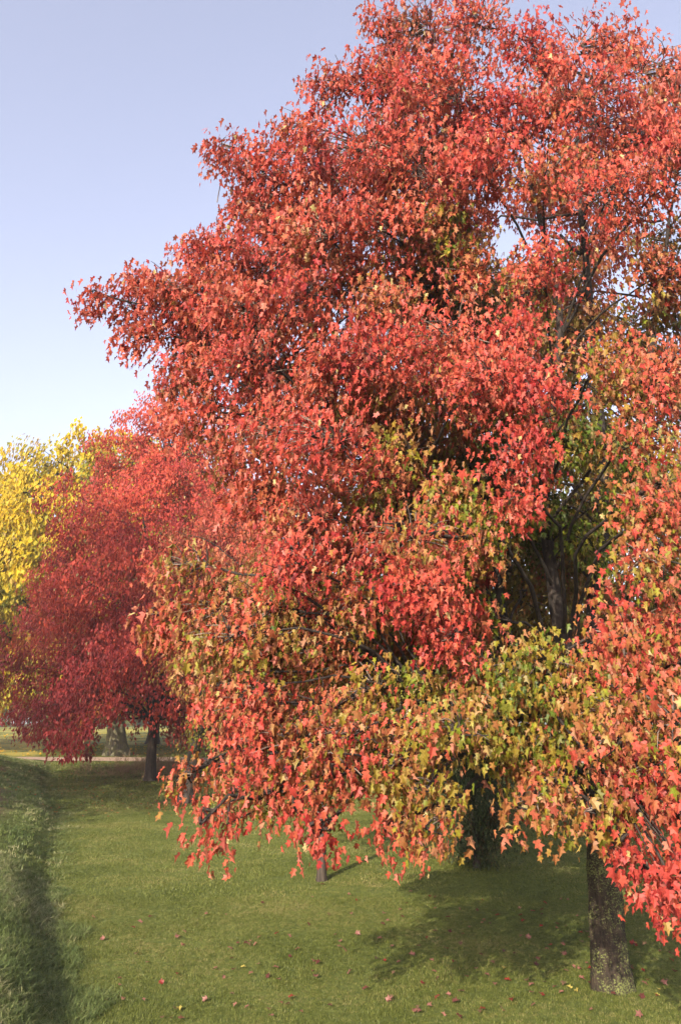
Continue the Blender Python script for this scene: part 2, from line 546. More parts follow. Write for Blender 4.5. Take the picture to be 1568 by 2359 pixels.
def grow_boughs(axis_xy, boughs, density, leaf, r, pal, spray_leaves=14, droop=1.0, jitter=.11, twigs=None, twig_r=.004, near_small=0, fuzz=1.0):
    """boughs: (centre, radius, tone, flat) -> leaf arrays. Leaves sit in small hanging sprays at twig ends."""
    P, TIP, NR, S, C = [], [], [], [], []
    for (c, rad, tone, flat) in boughs:
        ns = max(3, int(density * (rad ** 2 + .035) + r.uniform(0, 1)))
        d = unit(r.normal(size=(ns, 3)))
        out = np.array([c[0] - axis_xy[0], c[1] - axis_xy[1], 0.0]); ro = np.linalg.norm(out); out = out / max(ro, .3)
        d = unit(d + out * .28 + np.array([0, 0, .12]))
        rr = rad * r.uniform(.15, 1.05, ns) ** .55
        off = d * rr[:, None]
        radial = off @ out
        off = off + out * (radial * .2)[:, None]
        off[:, 2] *= flat
        off[:, 2] -= .16 * droop * np.maximum(radial, 0) ** 1.3 / max(rad, .3)
        tipp = c + off
        if twigs is not None:
            for k in range(ns):
                a = c + off[k] * r.uniform(.1, .35) - out * rad * .25
                e = tipp[k]
                m = (a + e) / 2 + np.array([0, 0, .08 * rad]) + r.normal(0, .03, 3)
                twigs.add(bez(a, m, e, 4), np.array([2.2, 1.7, 1.1, .5]) * twig_r, 3)
        n = r.poisson(spray_leaves, ns); n = np.maximum(n, 3)
        idx = np.repeat(np.arange(ns), n); N = len(idx)
        sr = leaf * (.95 + .05 * min(spray_leaves, 22))
        jit = np.clip(r.normal(size=(N, 3)), -1.7, 1.7) * sr * np.array([.55, .55, .62])
        jit[:, 2] -= sr * .35 * droop
        p = tipp[idx] + jit
        oo = unit(tipp[idx] - np.array([axis_xy[0], axis_xy[1], 0]) * [1, 1, 0] - np.array([0, 0, 1]) * tipp[idx][:, 2:3] + 1e-6)
        sp = unit(r.normal(size=(ns, 3)))[idx]
        loc_out = unit(off[idx] + out * .35 * rad)
        tip = .34 * oo + np.array([0, 0, -1.0 * droop]) + .34 * sp + .30 * fuzz * r.normal(size=(N, 3))
        nr = .55 * oo + .25 * loc_out + np.array([0, 0, .26]) + .50 * sp + .42 * fuzz * r.normal(size=(N, 3))
        P.append(p); TIP.append(tip); NR.append(nr)
        S.append(leaf * (1 - .14 * near_small - .18 * near_small * (c[1] < 7.2)) * np.clip(r.normal(1, .2, N), .5, 1.5))
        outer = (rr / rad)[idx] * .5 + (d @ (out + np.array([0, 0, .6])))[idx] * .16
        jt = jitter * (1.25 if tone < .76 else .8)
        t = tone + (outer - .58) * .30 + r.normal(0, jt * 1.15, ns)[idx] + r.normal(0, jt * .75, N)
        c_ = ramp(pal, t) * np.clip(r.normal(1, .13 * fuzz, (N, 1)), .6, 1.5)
        odd = r.uniform(size=N) < .012
        c_[odd] = np.array([.32, .24, .11])
        C.append(c_)
    P = np.concatenate(P); R = leaf_frames(np.concatenate(TIP), np.concatenate(NR))
    return P, R, np.concatenate(S), np.concatenate(C).astype(np.float32)


def trunk_mesh(path, rad, nk, ring, off, flare=0.5, seed=0, relief=.012):
    """Solid trunk with fissured bark relief and root flare."""
    P = curve(path, nk); m = len(P)
    L = np.concatenate([[0], np.cumsum(np.linalg.norm(np.diff(P, axis=0), axis=1))]); L /= L[-1]
    R = np.interp(L, np.linspace(0, 1, len(rad)), rad)
    th = np.linspace(0, 2 * np.pi, ring, endpoint=False)
    z = P[:, 2] - P[0, 2]
    T, Z = np.meshgrid(th, z)
    fl = flare * np.exp(-Z / (rad[0] * 1.3)) * (1 + .38 * np.sin(T * 5 + seed) + .2 * np.sin(T * 3 + 1.3 * seed))
    q = np.stack([np.cos(T) * 3, np.sin(T) * 3, Z * 2.2 + 0 * T], -1)
    fis = np.abs(vnoise(q, .34, seed)) + .6 * np.abs(vnoise(q * [1, 1, .6], .16, seed + 1))
    big = vnoise(q, 1.3, seed + 2)
    RR = R[:, None] * (1 + fl + .07 * big) + relief * (fis - .5)
    V = np.stack([P[:, 0:1] + RR * np.cos(T), P[:, 1:2] + RR * np.sin(T), np.repeat(P[:, 2:3], ring, 1)], -1).reshape(-1, 3)
    i = np.arange(m - 1)[:, None] * ring; j = np.arange(ring)[None]; j2 = (j + 1) % ring
    F = np.stack([i + j, i + j2, i + ring + j2, i + ring + j], -1).reshape(-1, 4)
    return tri_mesh('trunk', V - np.asarray(off), F, smooth=True)


def nearest_on(stems, c, rise=.45):
    """Attachment point on a stem below the bough centre."""
    best = None
    for S in stems:
        hd = np.hypot(S[:, 0] - c[0], S[:, 1] - c[1])
        want = c[2] - rise * hd
        cost = np.abs(S[:, 2] - want) + .35 * hd + np.where(S[:, 2] > c[2], 2, 0)
        k = int(np.argmin(cost))
        if best is None or cost[k] < best[0]:
            best = (cost[k], S[k], k / len(S))
    return best[1], best[2]


# ---------------------------------------------------------------- the near maple
BASE = at(1410, 2312, 8.62); BASE[2] = Hs(BASE[0], BASE[1]) - .03
B = [  # px, py, distance, radius, tone
 (960,75,8.6,.70,.86),(1080,70,9.0,.66,.84),(1230,140,8.7,.58,.84),(1365,105,8.9,.66,.84),(1500,175,8.7,.62,.84),
 (790,225,8.7,.50,.86),(900,180,8.3,.62,.86),(1040,220,8.0,.72,.84),(1180,260,7.9,.70,.84),(1320,270,7.9,.70,.82),(1470,300,7.6,.70,.84),(1600,260,8.2,.75,.84),
 (545,405,8.7,.32,.88),(700,330,8.5,.45,.88),(660,430,8.3,.52,.88),(570,490,8.8,.36,.86),(820,370,7.9,.68,.86),(960,410,7.6,.66,.80),(1100,420,7.4,.62,.80),(1250,430,8.0,.52,.72),(1400,470,7.2,.66,.84),(1540,450,7.2,.66,.84),
 (600,440,8.6,.42,.87),(640,510,8.4,.48,.86),(470,640,8.3,.40,.88),(530,570,8.4,.34,.86),(385,700,8.2,.32,.88),(480,700,8.6,.4,.84),(465,580,8.5,.30,.84),(600,600,8.1,.50,.86),(740,560,7.7,.62,.86),(880,520,7.6,.55,.80),(1010,560,8.0,.55,.62),(1120,590,7.5,.48,.74),(1250,650,7.2,.48,.80),(1540,620,7.3,.5,.78),
 (350,655,8.3,.32,.90),(245,725,8.4,.20,.88),(290,712,8.35,.22,.88),(420,720,8.0,.45,.86),(560,740,7.7,.52,.84),(700,700,7.6,.50,.84),(900,700,7.5,.45,.78),(860,820,7.1,.55,.82),(1020,810,6.9,.55,.80),(1180,780,6.8,.55,.82),(320,800,8.1,.22,.84),
 (450,850,7.7,.42,.84),(590,880,7.4,.52,.86),(740,880,7.2,.50,.84),(960,900,7.4,.42,.70),(1130,900,6.6,.50,.80),(1240,930,6.5,.42,.86),(1390,850,6.7,.45,.66),(1520,880,6.4,.55,.74),
 (470,975,7.5,.36,.82),(620,1020,7.1,.52,.84),(750,1060,6.8,.50,.86),(1190,1060,6.5,.36,.86),(1210,1150,6.4,.26,.90),(1500,1010,6.4,.42,.74),(930,1060,7.6,.40,.62),(860,950,7.6,.40,.70),
 (600,1140,6.9,.42,.84),(700,1200,6.6,.50,.88),(690,1320,6.5,.40,.92),(930,1270,6.5,.48,.80),(1000,1390,6.3,.42,.86),(1050,1490,6.2,.25,.94),(1090,1260,7.0,.42,.50),(1020,1160,7.2,.4,.6),
 (440,1340,7.0,.34,.56),(380,1430,7.0,.26,.62),(500,1420,6.9,.42,.60),(610,1420,6.8,.40,.72),(860,1390,6.7,.36,.72),
 (470,1530,6.8,.36,.66),(580,1540,6.6,.42,.66),(700,1520,6.8,.40,.60),(800,1560,7.2,.40,.40),(1110,1420,7.0,.30,.45),
 (1470,1180,6.5,.42,.66),(1490,1310,6.2,.45,.66),(1500,1450,6.1,.48,.72),(1430,1540,6.1,.36,.70),(1560,1600,6.0,.45,.70),(1580,1200,6.4,.5,.6),
 (525,1640,6.7,.25,.74),(600,1665,6.4,.38,.70),(710,1680,6.4,.42,.66),(850,1650,6.6,.40,.54),(990,1640,6.5,.44,.52),(1110,1600,6.6,.40,.48),(1230,1590,6.4,.42,.50),(1330,1620,6.2,.40,.52),(1420,1700,5.9,.36,.58),(1530,1730,5.8,.42,.66),
 (430,1815,6.5,.11,.76),(505,1785,6.4,.14,.78),(590,1775,6.3,.26,.76),(660,1790,6.2,.36,.72),(790,1760,6.2,.36,.68),(920,1740,6.2,.36,.62),(1040,1750,6.1,.34,.56),(1170,1720,6.1,.38,.48),(1290,1750,6.0,.36,.56),(1260,1830,6.0,.26,.62),(1410,1780,5.7,.28,.64),(1510,1850,5.6,.34,.72),
 (500,1950,6.3,.17,.84),(570,1930,6.2,.22,.78),(650,1920,6.1,.24,.78),(735,1930,6.0,.25,.76),(742,1965,5.95,.15,.80),(790,1880,6.0,.25,.74),(930,1860,6.0,.28,.66),(990,1920,6.0,.24,.60),(930,1990,5.9,.18,.80),(1020,1970,5.9,.15,.70),(1220,1900,5.9,.18,.68),(1300,1910,5.8,.22,.66),(1360,1915,5.8,.15,.60),(1475,1900,5.6,.18,.74),(1555,1960,5.5,.22,.80),(1560,2050,5.4,.15,.90),(1545,2110,5.35,.10,.90),(1500,2060,5.6,.10,.84),(1440,1990,5.6,.07,.84),
 # inside and behind
 (1180,1000,8.2,.40,.34),(1310,1050,8.2,.42,.30),(1400,1180,8.2,.38,.32),(1220,1190,8.0,.34,.34),(1345,1260,8.3,.34,.28),(1430,900,8.1,.40,.50),(1500,750,8.7,.45,.52),(1380,700,8.9,.34,.60),(1470,1060,8.4,.4,.34),
 (1100,1080,8.9,.60,.30),(1290,1180,9.8,.62,.18),(1000,1250,8.6,.50,.28),(850,1480,8.2,.55,.30),(1240,1230,9.2,.50,.22),(1450,1120,9.4,.62,.26),(1180,1150,9.4,.55,.25),(1380,1000,9.6,.6,.35),
 (720,1440,8.2,.55,.42),(920,1180,9.2,.5,.3),(1150,720,9.6,.60,.55),(1470,760,10.0,.60,.34),(1330,900,10,.55,.4),(1150,1640,8.2,.5,.30),(1370,1650,8.0,.5,.3),(640,1600,8.0,.5,.36),(950,1560,8.4,.45,.25),(1500,1550,8.5,.6,.3),(1240,1480,10.4,.5,.12),(1560,1350,9,.6,.25),
 (1000,720,9.4,.5,.6),(800,980,9.0,.5,.5),(680,860,9.2,.5,.6),(1080,330,10,.6,.7),(1350,400,10,.7,.7),(1250,200,10.2,.6,.75),(900,330,9.8,.6,.7),(1520,560,9.8,.6,.6),
]
stemsP = [
 [BASE, at(1397,2110,8.8), at(1388,1950,8.8), at(1386,1800,8.8), at(1378,1640,8.85), at(1362,1430,8.9), at(1380,1100,9.1), at(1345,680,9.3), at(1320,330,9.2), at(1368,130,9.0)],
 [at(1380,1660,8.85), at(1305,1500,8.6), at(1272,1330,8.5), at(1250,1080,8.6), at(1288,720,8.7), at(1215,380,8.6), at(1200,170,8.7)],
 [at(1384,1760,8.8), at(1250,1600,8.9), at(1155,1430,9.0), at(1120,1190,9.0), at(1030,880,8.9), at(960,420,8.7), at(960,140,8.7)],
 [at(1370,1300,9.0), at(1460,1010,9.4), at(1500,720,9.6), at(1545,350,9.4)],
 [at(1250,1600,8.9), at(1010,1420,8.8), at(850,1250,8.6), at(720,1000,8.4), at(560,760,8.3)],
 [at(1383,1850,8.8), at(1335,1790,8.3), at(1230,1700,7.6), at(1000,1640,7.0)],
 [at(1384,1780,8.8), at(1480,1600,9.4), at(1620,1300,9.8), at(1700,900,9.9)],
]
stemsR = [(.165, .135, .125, .11, .09, .075, .06, .045, .03, .012), (.075, .085, .07, .055, .04, .025, .012), (.07, .06, .055, .045, .035, .022, .01),
          (.05, .045, .032, .012), (.05, .04, .03, .02, .01), (.035, .028, .02, .008), (.07, .055, .04, .015)]

maple = thing('maple_tree', 'large near red maple with lichen on its trunk, filling the right of the view', 'tree', BASE)
maple.location = BASE
tr_path = stemsP[0][:5]
o = link('trunk', trunk_mesh(tr_path, [.172, .165, .156, .14, .115], 150, 110, BASE, flare=.24, seed=3, relief=.016), M_BARK, maple)
stems = []
for k, (p, rr) in enumerate(zip(stemsP, stemsR)):
    c = curve(p, 36, .0)
    stems.append(c)
    L = np.linspace(0, 1, len(c)); R_ = np.interp(L, np.linspace(0, 1, len(rr)), rr)
    if k == 0:
        sel = c[:, 2] > 2.2
        c, R_ = c[sel], np.minimum(R_[sel], .11)
    c = c + np.cumsum(rng.normal(0, .008, c.shape), 0) * np.array([1, 1, 0])
    tb = Tubes(); tb.add(c, R_, 10)
    link('stem', tb.mesh('stem', BASE), M_LIMB, maple)

boughs = []
for (px, py, Y, rad, tone) in B:
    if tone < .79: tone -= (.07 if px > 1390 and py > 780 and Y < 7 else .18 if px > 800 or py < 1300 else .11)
    c = at(px, py, Y)
    if py > 1850: c[2] += .07 if px > 1100 else .12
    c = c + np.array([0, rng.normal(0, .22), 0])
    boughs.append((c + [0, 0, .10 + (.12 if c[2] < 3 and rad > .2 else 0)], rad * .90, tone + rng.normal(0, .04), .70))
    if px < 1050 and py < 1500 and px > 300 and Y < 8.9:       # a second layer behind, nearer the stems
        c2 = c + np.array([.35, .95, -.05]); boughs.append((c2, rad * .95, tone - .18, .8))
# the far side and the right side of the crown, out of the photo's plane
prof_z = [1.7, 2.5, 3.7, 5, 6.3, 7.2, 8.2, 9.1, 10.4, 11.6]
prof_r = [3.4, 4.2, 4.6, 4.7, 4.8, 4.9, 4.4, 3.9, 3.0, 1.8]
for k in range(95):
    z = 2.0 + 9.4 * (k + .5) / 95
    az = math.radians((k * 137.5) % 360)
    rr = np.interp(z, prof_z, prof_r) * rng.uniform(.72, .9)
    dx, dy = math.cos(az), math.sin(az)
    if dy < .15 and dx < .75: continue
    if dy < -.3: continue
    c = np.array([BASE[0] + .3 + dx * rr * .95, BASE[1] + .4 + dy * rr * .85, z])
    if dx < -.8 or (dx > .6 and k % 3 == 0): continue
    if dy > .15 and z > 4.2 and rng.uniform() < .15: continue       # gaps that let the sky through
    boughs.append((c, rng.uniform(.5, .75), np.clip(.25 + .07 * z, .3, .85), .75))

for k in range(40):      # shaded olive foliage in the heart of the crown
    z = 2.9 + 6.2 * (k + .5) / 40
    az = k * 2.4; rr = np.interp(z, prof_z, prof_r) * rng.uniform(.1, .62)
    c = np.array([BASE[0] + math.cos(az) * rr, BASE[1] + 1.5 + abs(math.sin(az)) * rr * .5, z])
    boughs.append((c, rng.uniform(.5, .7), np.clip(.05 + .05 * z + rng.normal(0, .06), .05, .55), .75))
limbs_n = 0
stems_up = [q[q[:, 2] > BASE[2] + 1.75] for q in stems]
for (c, rad, tone, flat) in boughs:
    a, fr = nearest_on(stems_up, c)
    d = np.linalg.norm(c - a)
    if d < .35: continue
    mid = (a + c) / 2 + np.array([0, 0, .14 * d]) + rng.normal(0, .05 * d, 3)
    out = unit(c - a)
    end = c + out * rad * .5 + np.array([0, 0, -.12 * rad])
    P = curve([a, mid, c, end], 14, .012 * d)
    r0 = .007 + .0058 * d * (1 - .4 * fr) + .008 * rad
    tb = Tubes(); tb.add(P, np.linspace(r0, .004, len(P)), 6)
    # side branches spreading inside the bough
    for q in range(5):
        k0 = int(len(P) * rng.uniform(.45, .85)); s0 = P[k0]
        e = c + unit(rng.normal(size=3)) * rad * .8
        tb.add(bez(s0, (s0 + e) / 2 + rng.normal(0, .06, 3), e, 5), np.linspace(r0 * .5, .003, 5), 4)
    link('limb', tb.mesh('limb', BASE), M_LIMB, maple)
    limbs_n += 1

tw = Tubes()
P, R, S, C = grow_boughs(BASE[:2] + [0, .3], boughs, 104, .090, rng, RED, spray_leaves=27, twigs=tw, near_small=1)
link('twigs', tw.mesh('twigs', BASE), M_TWIG, maple, kind='stuff')
# bare shoots standing out of the top
sh = Tubes()
for (px, py, Y) in [(1222,95,8.6),(1250,80,8.7),(1290,60,8.7),(1395,60,8.9),(1405,40,8.9),(1545,120,8.6),(840,110,8.4),(760,190,8.6),(750,215,8.6),(660,270,8.6),(1125,20,9),(1330,60,8.8),(1490,110,8.7),(905,60,8.5),(500,375,8.7),(450,570,8.5),(380,640,8.3)]:
    a = at(px, py + 90, Y); e = a + np.array([rng.uniform(-.15, .15), rng.uniform(-.1, .1), rng.uniform(.45, .8)])
    sh.add(bez(a, (a + e) / 2 + rng.normal(0, .04, 3), e, 6), np.linspace(.007, .003, 6), 4)
link('bare_shoots', sh.mesh('bare_shoots', BASE), M_TWIG, maple, kind='stuff')

# the 300 leaves that show largest become leaf objects of their own
view = np.array([0, 0, CAM_H]); dist = np.linalg.norm(P - view, axis=1)
u = P - view
dep = u[:, 1] * CP + u[:, 2] * SP
sx = 784 + u[:, 0] / dep * FPX; sy = 1179 - (u[:, 2] * CP - u[:, 1] * SP) / dep * FPX
inside = (sx > 10) & (sx < 1558) & (sy > 10) & (sy < 2340)
face = np.abs(np.einsum('ni,ni->n', R[:, :, 2], unit(u)))
# occlusion by screen cell: keep only the front leaf of each cell
cell = (sx // 22).astype(int) * 1000 + (sy // 22).astype(int)
order = np.argsort(dist); seen = {}
front = np.zeros(len(P), bool)
for q in order:
    if inside[q] and cell[q] not in seen:
        seen[cell[q]] = 1; front[q] = True
score = np.where(front, S * (face * .8 + .2) / dep, 0)
top = np.argsort(-score)[:300]
mask = np.ones(len(P), bool); mask[top] = False
inner = P[:, 1] > 9.4
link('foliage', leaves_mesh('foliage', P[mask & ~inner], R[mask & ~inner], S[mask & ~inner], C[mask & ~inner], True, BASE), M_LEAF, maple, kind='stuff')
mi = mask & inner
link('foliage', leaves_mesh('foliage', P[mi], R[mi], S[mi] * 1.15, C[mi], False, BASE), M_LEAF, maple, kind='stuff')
# shared leaf meshes, one per colour group
grp = {}
Ct = C[top]
cent = Ct[:: 300 // 14][:14].copy()
for it in range(4):
    lab = np.argmin(((Ct[:, None] - cent[None]) ** 2).sum(-1), 1)
    for k in range(len(cent)):
        if (lab == k).any(): cent[k] = Ct[lab == k].mean(0)
gl = np.random.default_rng(9)
lm = []
for k in range(len(cent)):
    v = LV.copy(); v[:, 2] *= gl.uniform(.3, 1.8); v[:, 0] *= gl.uniform(.75, 1.05)
    me = tri_mesh('leaf', v, LT, np.broadcast_to(cent[k], (len(v), 3)) * gl.uniform(.93, 1.07, (len(v), 1)))
    me.materials.append(M_LEAF); lm.append(me)
for q, l in zip(top, lab):
    o = bpy.data.objects.new('leaf', lm[l]); SC.collection.objects.link(o); o.parent = maple
    M = Matrix(R[q].tolist()).to_4x4()
    M.translation = Vector((P[q] - BASE).tolist())
    o.matrix_local = M @ Matrix.Scale(float(S[q]), 4)


# ---------------------------------------------------------------- other trees
def tree(name, label, base, height, prof, nb, pal, tone, leaf, ndens, seed, bark=None, tr=.2, lean=(0, 0), z0=.12, group=None,
         tone_low=None, extra=(), sub=.27, lobes=3, cat='tree', nstem=4, spray=16, flat=.7, fork=.16, detail=False, droop=1.0, centre=(0, 0), clear=.08, fuzz=.55, notch=None):
    r = np.random.default_rng(seed)
    base = np.array(base, float)
    t = thing(name, label, cat, base, group)
    cx = base[0] + lean[0]; cy = base[1] + lean[1]
    top = np.array([cx + centre[0], cy + centre[1], base[2] + height * .78])
    zf = base[2] + height * fork
    fk = base + (np.array([cx, cy, 0]) - [base[0], base[1], 0]) * fork + [0, 0, height * fork]
    mid = base * .55 + np.array([fk[0], fk[1], 0]) * .45; mid[2] = (base[2] + zf) / 2
    b0 = base - [0, 0, .06]
    link('trunk', trunk_mesh([b0, mid, fk, fk + (top - fk) * .3], [tr, tr * .82, tr * .75, tr * .5], 40, 28, base, flare=.5, seed=seed, relief=tr * .08), bark or M_BARK2, t)
    stems = [curve([fk, fk + (top - fk) * .4 + r.normal(0, .2, 3) * [1, 1, 0], top], 20)]
    pz = [q[0] * height + base[2] for q in prof]; pr = [q[1] for q in prof]
    for k in range(nstem):
        a = k * 6.283 / nstem + r.uniform(0, 1.2); hh = r.uniform(.45, .72)
        zz = base[2] + hh * height; rr = np.interp(zz, pz, pr) * .55
        e = np.array([cx + math.cos(a) * rr, cy + math.sin(a) * rr, zz])
        stems.append(curve([fk + [0, 0, -.02 * height + .1 * k], fk * .5 + e * .5 + [0, 0, .05 * height] + r.normal(0, .15, 3), e], 16))
    for s in stems:
        tb = Tubes(); tb.add(s, np.linspace(tr * .52, tr * .08, len(s)), 7)
        link('limb', tb.mesh('limb', base), M_LIMB, t)
    bs = []
    for k in range(nb):
        f = z0 + (1.0 - z0) * ((k + .5) / nb) ** .9
        z = base[2] + f * height
        a = (k * 2.39996) + r.uniform(-.3, .3)
        R0 = np.interp(z, pz, pr)
        lobe = 1 + .13 * math.sin(lobes * a + 5 * f + seed) + r.uniform(-.1, .1)
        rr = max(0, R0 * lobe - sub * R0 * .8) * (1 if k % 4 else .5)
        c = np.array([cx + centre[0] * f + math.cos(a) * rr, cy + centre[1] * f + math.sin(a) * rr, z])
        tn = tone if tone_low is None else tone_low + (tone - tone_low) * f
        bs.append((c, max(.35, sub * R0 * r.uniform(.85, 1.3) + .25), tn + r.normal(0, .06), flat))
    for e in extra: bs.append(e)
    tb = Tubes()
    for (c, rad, tn, fl) in bs:
        a, fr = nearest_on(stems, c); d = np.linalg.norm(c - a)
        if d < .3: continue
        m = (a + c) / 2 + np.array([0, 0, .12 * d]) + r.normal(0, .04 * d, 3)
        Pp = curve([a, m, c + unit(c - a) * rad * .4], 8, .01 * d)
        tb.add(Pp, np.linspace(.012 + .009 * d * tr / .2, .006, len(Pp)), 5)
    if tb.n: link('branches', tb.mesh('branches', base), M_LIMB, t, kind='stuff')
    P, R, S, C = grow_boughs((cx, cy), bs, ndens, leaf, r, pal, spray_leaves=spray, droop=droop, jitter=.09 * fuzz, fuzz=fuzz)
    keep = P[:, 2] > H(P[:, 0], P[:, 1]) + clear * (1 + .3 * vnoise(P[:, :2], .9, seed))
    if notch: keep &= ~((np.abs(P[:, 0] - notch[0] * P[:, 1]) < notch[1] * (1 + .5 * vnoise(P, .5, 3))) & (P[:, 2] < base[2] + notch[2] + .5 * vnoise(P, .6, 4)))
    P, R, S, C = P[keep], R[keep], S[keep], C[keep]
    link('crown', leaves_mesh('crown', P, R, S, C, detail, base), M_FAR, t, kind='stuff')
    NLEAF.append((name, label[:30], len(P)))
    return t


NLEAF = [('near', '', len(C))]


def gp(px, py, Y):
    p = at(px, py, Y); p[2] = Hs(p[0], Y)
    return p


# crimson maple on the left (lower half shaded by the tree beside the frame; darker low leaf tones paint in more shade)
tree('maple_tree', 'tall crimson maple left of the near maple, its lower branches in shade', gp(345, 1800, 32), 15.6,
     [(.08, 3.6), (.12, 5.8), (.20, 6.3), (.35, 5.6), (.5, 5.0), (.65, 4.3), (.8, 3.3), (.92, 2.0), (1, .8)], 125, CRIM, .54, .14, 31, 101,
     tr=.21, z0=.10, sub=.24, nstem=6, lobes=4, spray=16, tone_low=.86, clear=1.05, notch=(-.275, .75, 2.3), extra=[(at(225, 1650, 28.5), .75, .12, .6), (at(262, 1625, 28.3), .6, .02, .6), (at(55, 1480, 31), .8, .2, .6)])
# forked maple with green lower leaves
tree('maple_tree', 'dark-trunked maple standing in bare soil with pale green and orange lower leaves', C_BASE, 10.5,
     [(.1, 1.0), (.2, 1.5), (.4, 2.7), (.6, 2.9), (.8, 2.2), (1, .8)], 54, RED, .8, .115, 34, 102, tr=.21, lean=(1.5, .6), z0=.24, tone_low=.3, clear=1.4,
     extra=[(at(455, 1670, 25), .55, .2, .8), (at(480, 1700, 24.6), .4, .22, .8), (at(430, 1715, 25), .35, .25, .8), (at(500, 1640, 25), .5, .3, .8)], fork=.2)
# broad yellow tree with flared trunk
tree('broad_yellow_tree', 'broad golden yellow tree with a flared grey-green trunk beyond the path', gp(268, 1752, 47.5), 18.2,
     [(.12, 4), (.2, 7.6), (.35, 9.5), (.55, 9.6), (.7, 8.6), (.85, 6.5), (.95, 5.6), (1, 3.6)], 150, YEL, .42, .28, 10, 103, bark=M_BARKG, clear=2.6, tr=.55, sub=.20, z0=.14, nstem=7, tone_low=.45, lean=(-1.8, 0))
tree('yellow_green_tree', 'yellow-green tree rising behind the crimson maple, farther than the golden one', gp(352, 1730, 62), 24.0,
     [(.15, 5), (.3, 7.5), (.55, 8.2), (.75, 7.2), (.9, 5), (1, 2)], 80, YEL, .30, .36, 6, 104, tr=.4, sub=.22, nstem=5)
tree('yellow_tree', 'yellow tree cut by the left edge of the photo, turning orange low down', gp(-210, 1730, 55), 20,
     [(.1, 4), (.25, 7.2), (.55, 8.4), (.75, 7.4), (.9, 5), (1, 2)], 90, YEL, .40, .33, 7, 105, tr=.4, sub=.22, nstem=5, tone_low=.85)
tree('orange_tree', 'bright orange tree glimpsed low through the near maple', gp(640, 1730, 52), 12.5,
     [(.08, 4), (.2, 5.6), (.5, 5.8), (.75, 4.6), (1, 1.5)], 60, ORA, .45, .25, 6, 106, tr=.3, sub=.24, z0=.08)
# young tree whose trunk shows below the near foliage
tree('young_tree', 'young tree with a thin dark trunk on open lawn, crown hidden by the near maple', gp(740, 2032, 14.1), 6.6,
     [(.22, .9), (.35, 1.6), (.6, 1.9), (.8, 1.4), (1, .4)], 34, RED, .42, .10, 46, 107, tr=.075, sub=.3, z0=.3, nstem=3, fork=.33, tone_low=.25, lean=(.05, 0))
# background trees to the right
tree('green_tree', 'olive green tree directly behind the near maple', gp(1130, 1850, 21), 9.5,
     [(.1, 2.0), (.25, 3.2), (.5, 3.6), (.75, 2.6), (1, .8)], 62, GRN, .45, .16, 13, 108, tr=.2, sub=.26, z0=.14, nstem=5)
tree('green_tree', 'green-gold tree at the right edge behind the near maple', gp(1560, 1850, 22), 11,
     [(.1, 2.2), (.25, 3.6), (.5, 4.0), (.75, 3.0), (1, 1)], 70, GRN, .6, .165, 12, 109, tr=.2, sub=.26, z0=.14, nstem=5)
tree('green_tree', 'dull green tree far behind between the near maple and the orange one', gp(900, 1800, 33), 9,
     [(.06, 2.5), (.25, 4.4), (.5, 4.6), (.75, 3.4), (1, 1)], 60, GRN, .5, .20, 9, 110, tr=.2, sub=.26, z0=.08)
# dark leafy shrub
tree('dark_shrub', 'dark green upright shrub on the shaded lawn below the near maple', gp(1098, 2006, 15.2), 2.9,
     [(.03, .42), (.2, .50), (.5, .62), (.8, .5), (1, .2)], 44, DRK, .5, .065, 80, 111, tr=.06, sub=.40, z0=.05, cat='shrub', nstem=3, spray=18, flat=1.0)
# a tree beside the frame on the left bank, whose shade lies across the lawn and the crimson maple
tree('maple_tree', 'tall tree on the bank beyond the left edge of the photo', (-17.4, 12.0, Hs(-17.4, 12.0)), 17.0,
     [(.12, 4.0), (.25, 6.0), (.5, 6.6), (.75, 5.4), (.9, 3.6), (1, 1.2)], 70, YEL, .4, .28, 5.5, 112, tr=.3, sub=.24)

# far wood standing in the mist
r = np.random.default_rng(77)
bs = []
for k in range(45):
    x = r.uniform(-120, 60) if k % 2 else r.uniform(-80, -40); y = r.uniform(125, 165); h = r.uniform(6, 12)
    for q in range(5):
        bs.append((np.array([x + r.normal(0, 2.5), y + r.normal(0, 2), H(x, y) + h * (.25 + .15 * q)]), r.uniform(2.2, 3.6), .4 + r.normal(0, .1), .9))
P, R, S, C = grow_boughs((0, 300), bs, 1.8, 1.0, r, GRN, spray_leaves=6)
o = link('far_wood', leaves_mesh('far_wood', P, R, S, C, False, (0, 0, 0)), M_FAR, kind='stuff')
NLEAF.append(('wood', '', len(P)))

# ---------------------------------------------------------------- dry brush by the path
r = np.random.default_rng(31)
wd = Tubes()
for k in range(620):
    px = np.clip(r.normal(335, 68), 190, 480); x = at(px, 1770, 37)[0] + r.normal(0, .3); y = 37.5 + r.normal(0, 2.0)
    z = Hs(x, y); h = r.uniform(.25, 1.1) * (.6 + .5 * float(vnoise(np.array([x, y]), 1.1, 6)))
    e = np.array([x + r.normal(0, .2), y + r.normal(0, .2), z + h])
    a = np.array([x, y, z - .05])
    wd.add(bez(a, (a + e) / 2 + r.normal(0, .05, 3), e, 4), [.009, .008, .006, .004], 3)
    for q in range(2):
        s0 = a + (e - a) * r.uniform(.5, .9); e2 = s0 + np.array([r.normal(0, .15), r.normal(0, .15), r.uniform(.05, .25)])
        wd.add(np.array([s0, e2]), [.006, .003], 3)
o = link('dry_brush', wd.mesh('dry_brush'), M_WEED, kind='stuff')

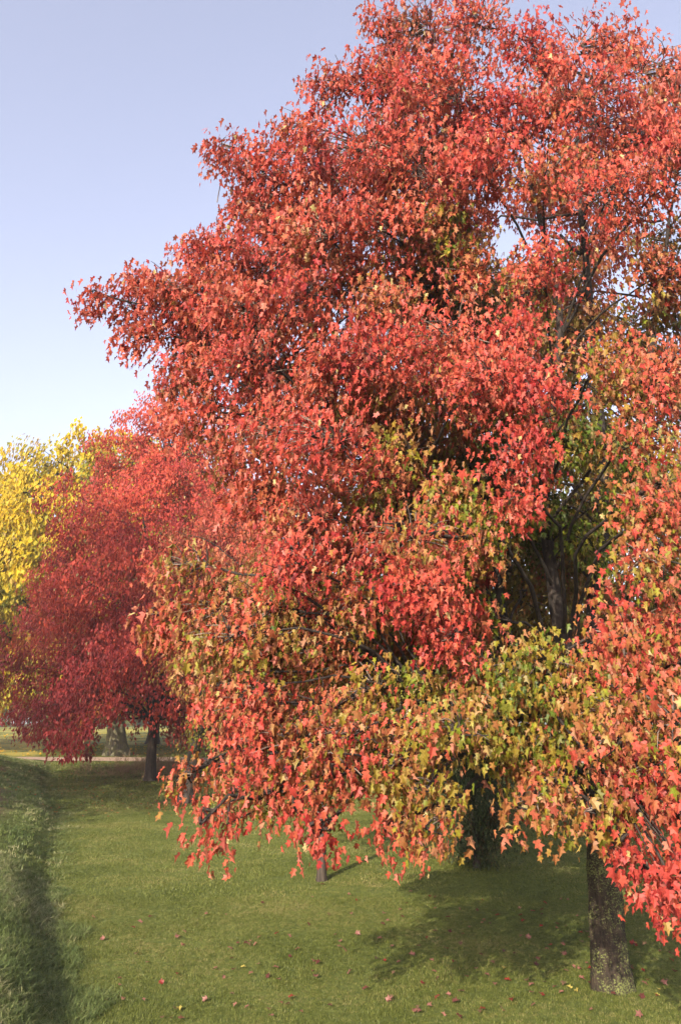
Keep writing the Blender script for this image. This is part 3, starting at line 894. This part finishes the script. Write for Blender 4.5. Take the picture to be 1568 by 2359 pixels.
# ---------------------------------------------------------------- fallen leaves
r = np.random.default_rng(52)
FC = {'pink': (.22, .10, .08), 'red': (.19, .025, .02), 'dark': (.09, .03, .025), 'yellow': (.38, .32, .08), 'brown': (.16, .10, .06)}
COL = {'pink': 'pale pink', 'red': 'scarlet', 'dark': 'dark wine-red', 'yellow': 'yellow', 'brown': 'dull brown'}
fm = {}
for n_, c in FC.items():
    v = LV.copy(); v[:, 1] -= .4; v[:, 2] = np.abs(v[:, 0]) * .45 - .25 * v[:, 1] ** 2 + .12
    me = tri_mesh('fallen_leaf', v, LT, np.broadcast_to(c, (len(v), 3)) * r.uniform(.85, 1.1, (len(v), 1)))
    me.materials.append(M_LEAF); fm[n_] = me
spots = []
for k in range(600):
    if len(spots) >= 230: break
    px = r.uniform(200, 1560); py = 2035 + 315 * r.uniform() ** .8
    if r.uniform() > .25 + .75 * (px / 1560): continue
    if py < 2100 and px < 600: continue
    spots.append((px, py))
for (px, py) in spots:
    v_ = 1179 - py; fw = FPX * CP - v_ * SP; up = v_ * CP + FPX * SP
    Y = -CAM_H / up * fw
    x = (px - 784) / fw * Y
    if bank_s(x, Y) > -.1: continue
    kk = r.choice(['pink', 'red', 'dark', 'yellow', 'brown'], p=[.36, .2, .22, .05, .17])
    if px < 750 and r.uniform() < .5: kk = 'pink'
    o = bpy.data.objects.new('fallen_leaf', fm[kk]); SC.collection.objects.link(o)
    o.location = (x, Y, Hs(x, Y) + .022)
    o.rotation_euler = (r.normal(0, .35), r.normal(0, .35), r.uniform(0, 6.28))
    s = r.uniform(.045, .075); o.scale = (s, s, s)
    dt = math.hypot(x - BASE[0], Y - BASE[1])
    where = ('close around the foot of the lichened trunk' if dt < 1.5 else 'in the shade thrown by the near maple' if Y > 9.5 and x > .2
             else 'on the open lawn at the bottom edge of the photo' if Y < 8.3 and x > 0 else 'on the lawn near the grassy bank' if x < -.6 * Y * .36 else 'on the sunny lawn between the bank and the shade')
    o['label'] = COL[kk] + ' fallen leaf ' + where; o['category'] = 'fallen leaf'; o['group'] = COL[kk] + ' fallen leaves ' + where
# litter too small and too many to count: yellow beyond the path, dull red below the crimson maple
N = 5200
x = r.uniform(-40, 30, N); y = r.uniform(46.5, 85, N)
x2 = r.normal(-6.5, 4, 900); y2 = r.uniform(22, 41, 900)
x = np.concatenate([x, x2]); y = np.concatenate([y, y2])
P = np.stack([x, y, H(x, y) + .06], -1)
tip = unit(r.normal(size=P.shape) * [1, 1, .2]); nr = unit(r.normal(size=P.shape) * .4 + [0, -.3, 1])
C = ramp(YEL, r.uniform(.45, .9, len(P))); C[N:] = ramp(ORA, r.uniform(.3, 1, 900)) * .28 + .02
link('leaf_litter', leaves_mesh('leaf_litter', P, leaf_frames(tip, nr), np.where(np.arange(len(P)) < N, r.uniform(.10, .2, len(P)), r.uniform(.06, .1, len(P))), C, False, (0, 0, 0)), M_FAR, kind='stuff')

# ---------------------------------------------------------------- haze
if USE_HAZE:
    x0, x1, y0, y1, z0_, z1 = -720, 720, -320, 1520, -1.5, 34
    V = [(x, y, z) for z in (z0_, z1) for y in (y0, y1) for x in (x0, x1)]
    F = [(0, 2, 3, 1), (4, 5, 7, 6), (0, 1, 5, 4), (2, 6, 7, 3), (0, 4, 6, 2), (1, 3, 7, 5)]
    m, n, out = new_mat('haze')
    pv = n.nodes.new('ShaderNodeVolumePrincipled')
    pv.inputs['Color'].default_value = (.93, .95, 1, 1)
    pv.inputs['Density'].default_value = .0009
    pv.inputs['Anisotropy'].default_value = .3
    n.links.new(pv.outputs[0], out.inputs['Volume'])
    me = bpy.data.meshes.new('haze'); me.from_pydata(V, [], F)
    link('haze', me, m, kind='stuff')

print('LEAVES', NLEAF, 'limbs', limbs_n)

import sys
if '--' in sys.argv: print('TRIS', sum(len(o.data.polygons) * (2 if len(o.data.polygons) and len(o.data.polygons[0].vertices) == 4 else 1) for o in SC.objects if o.type == 'MESH'))
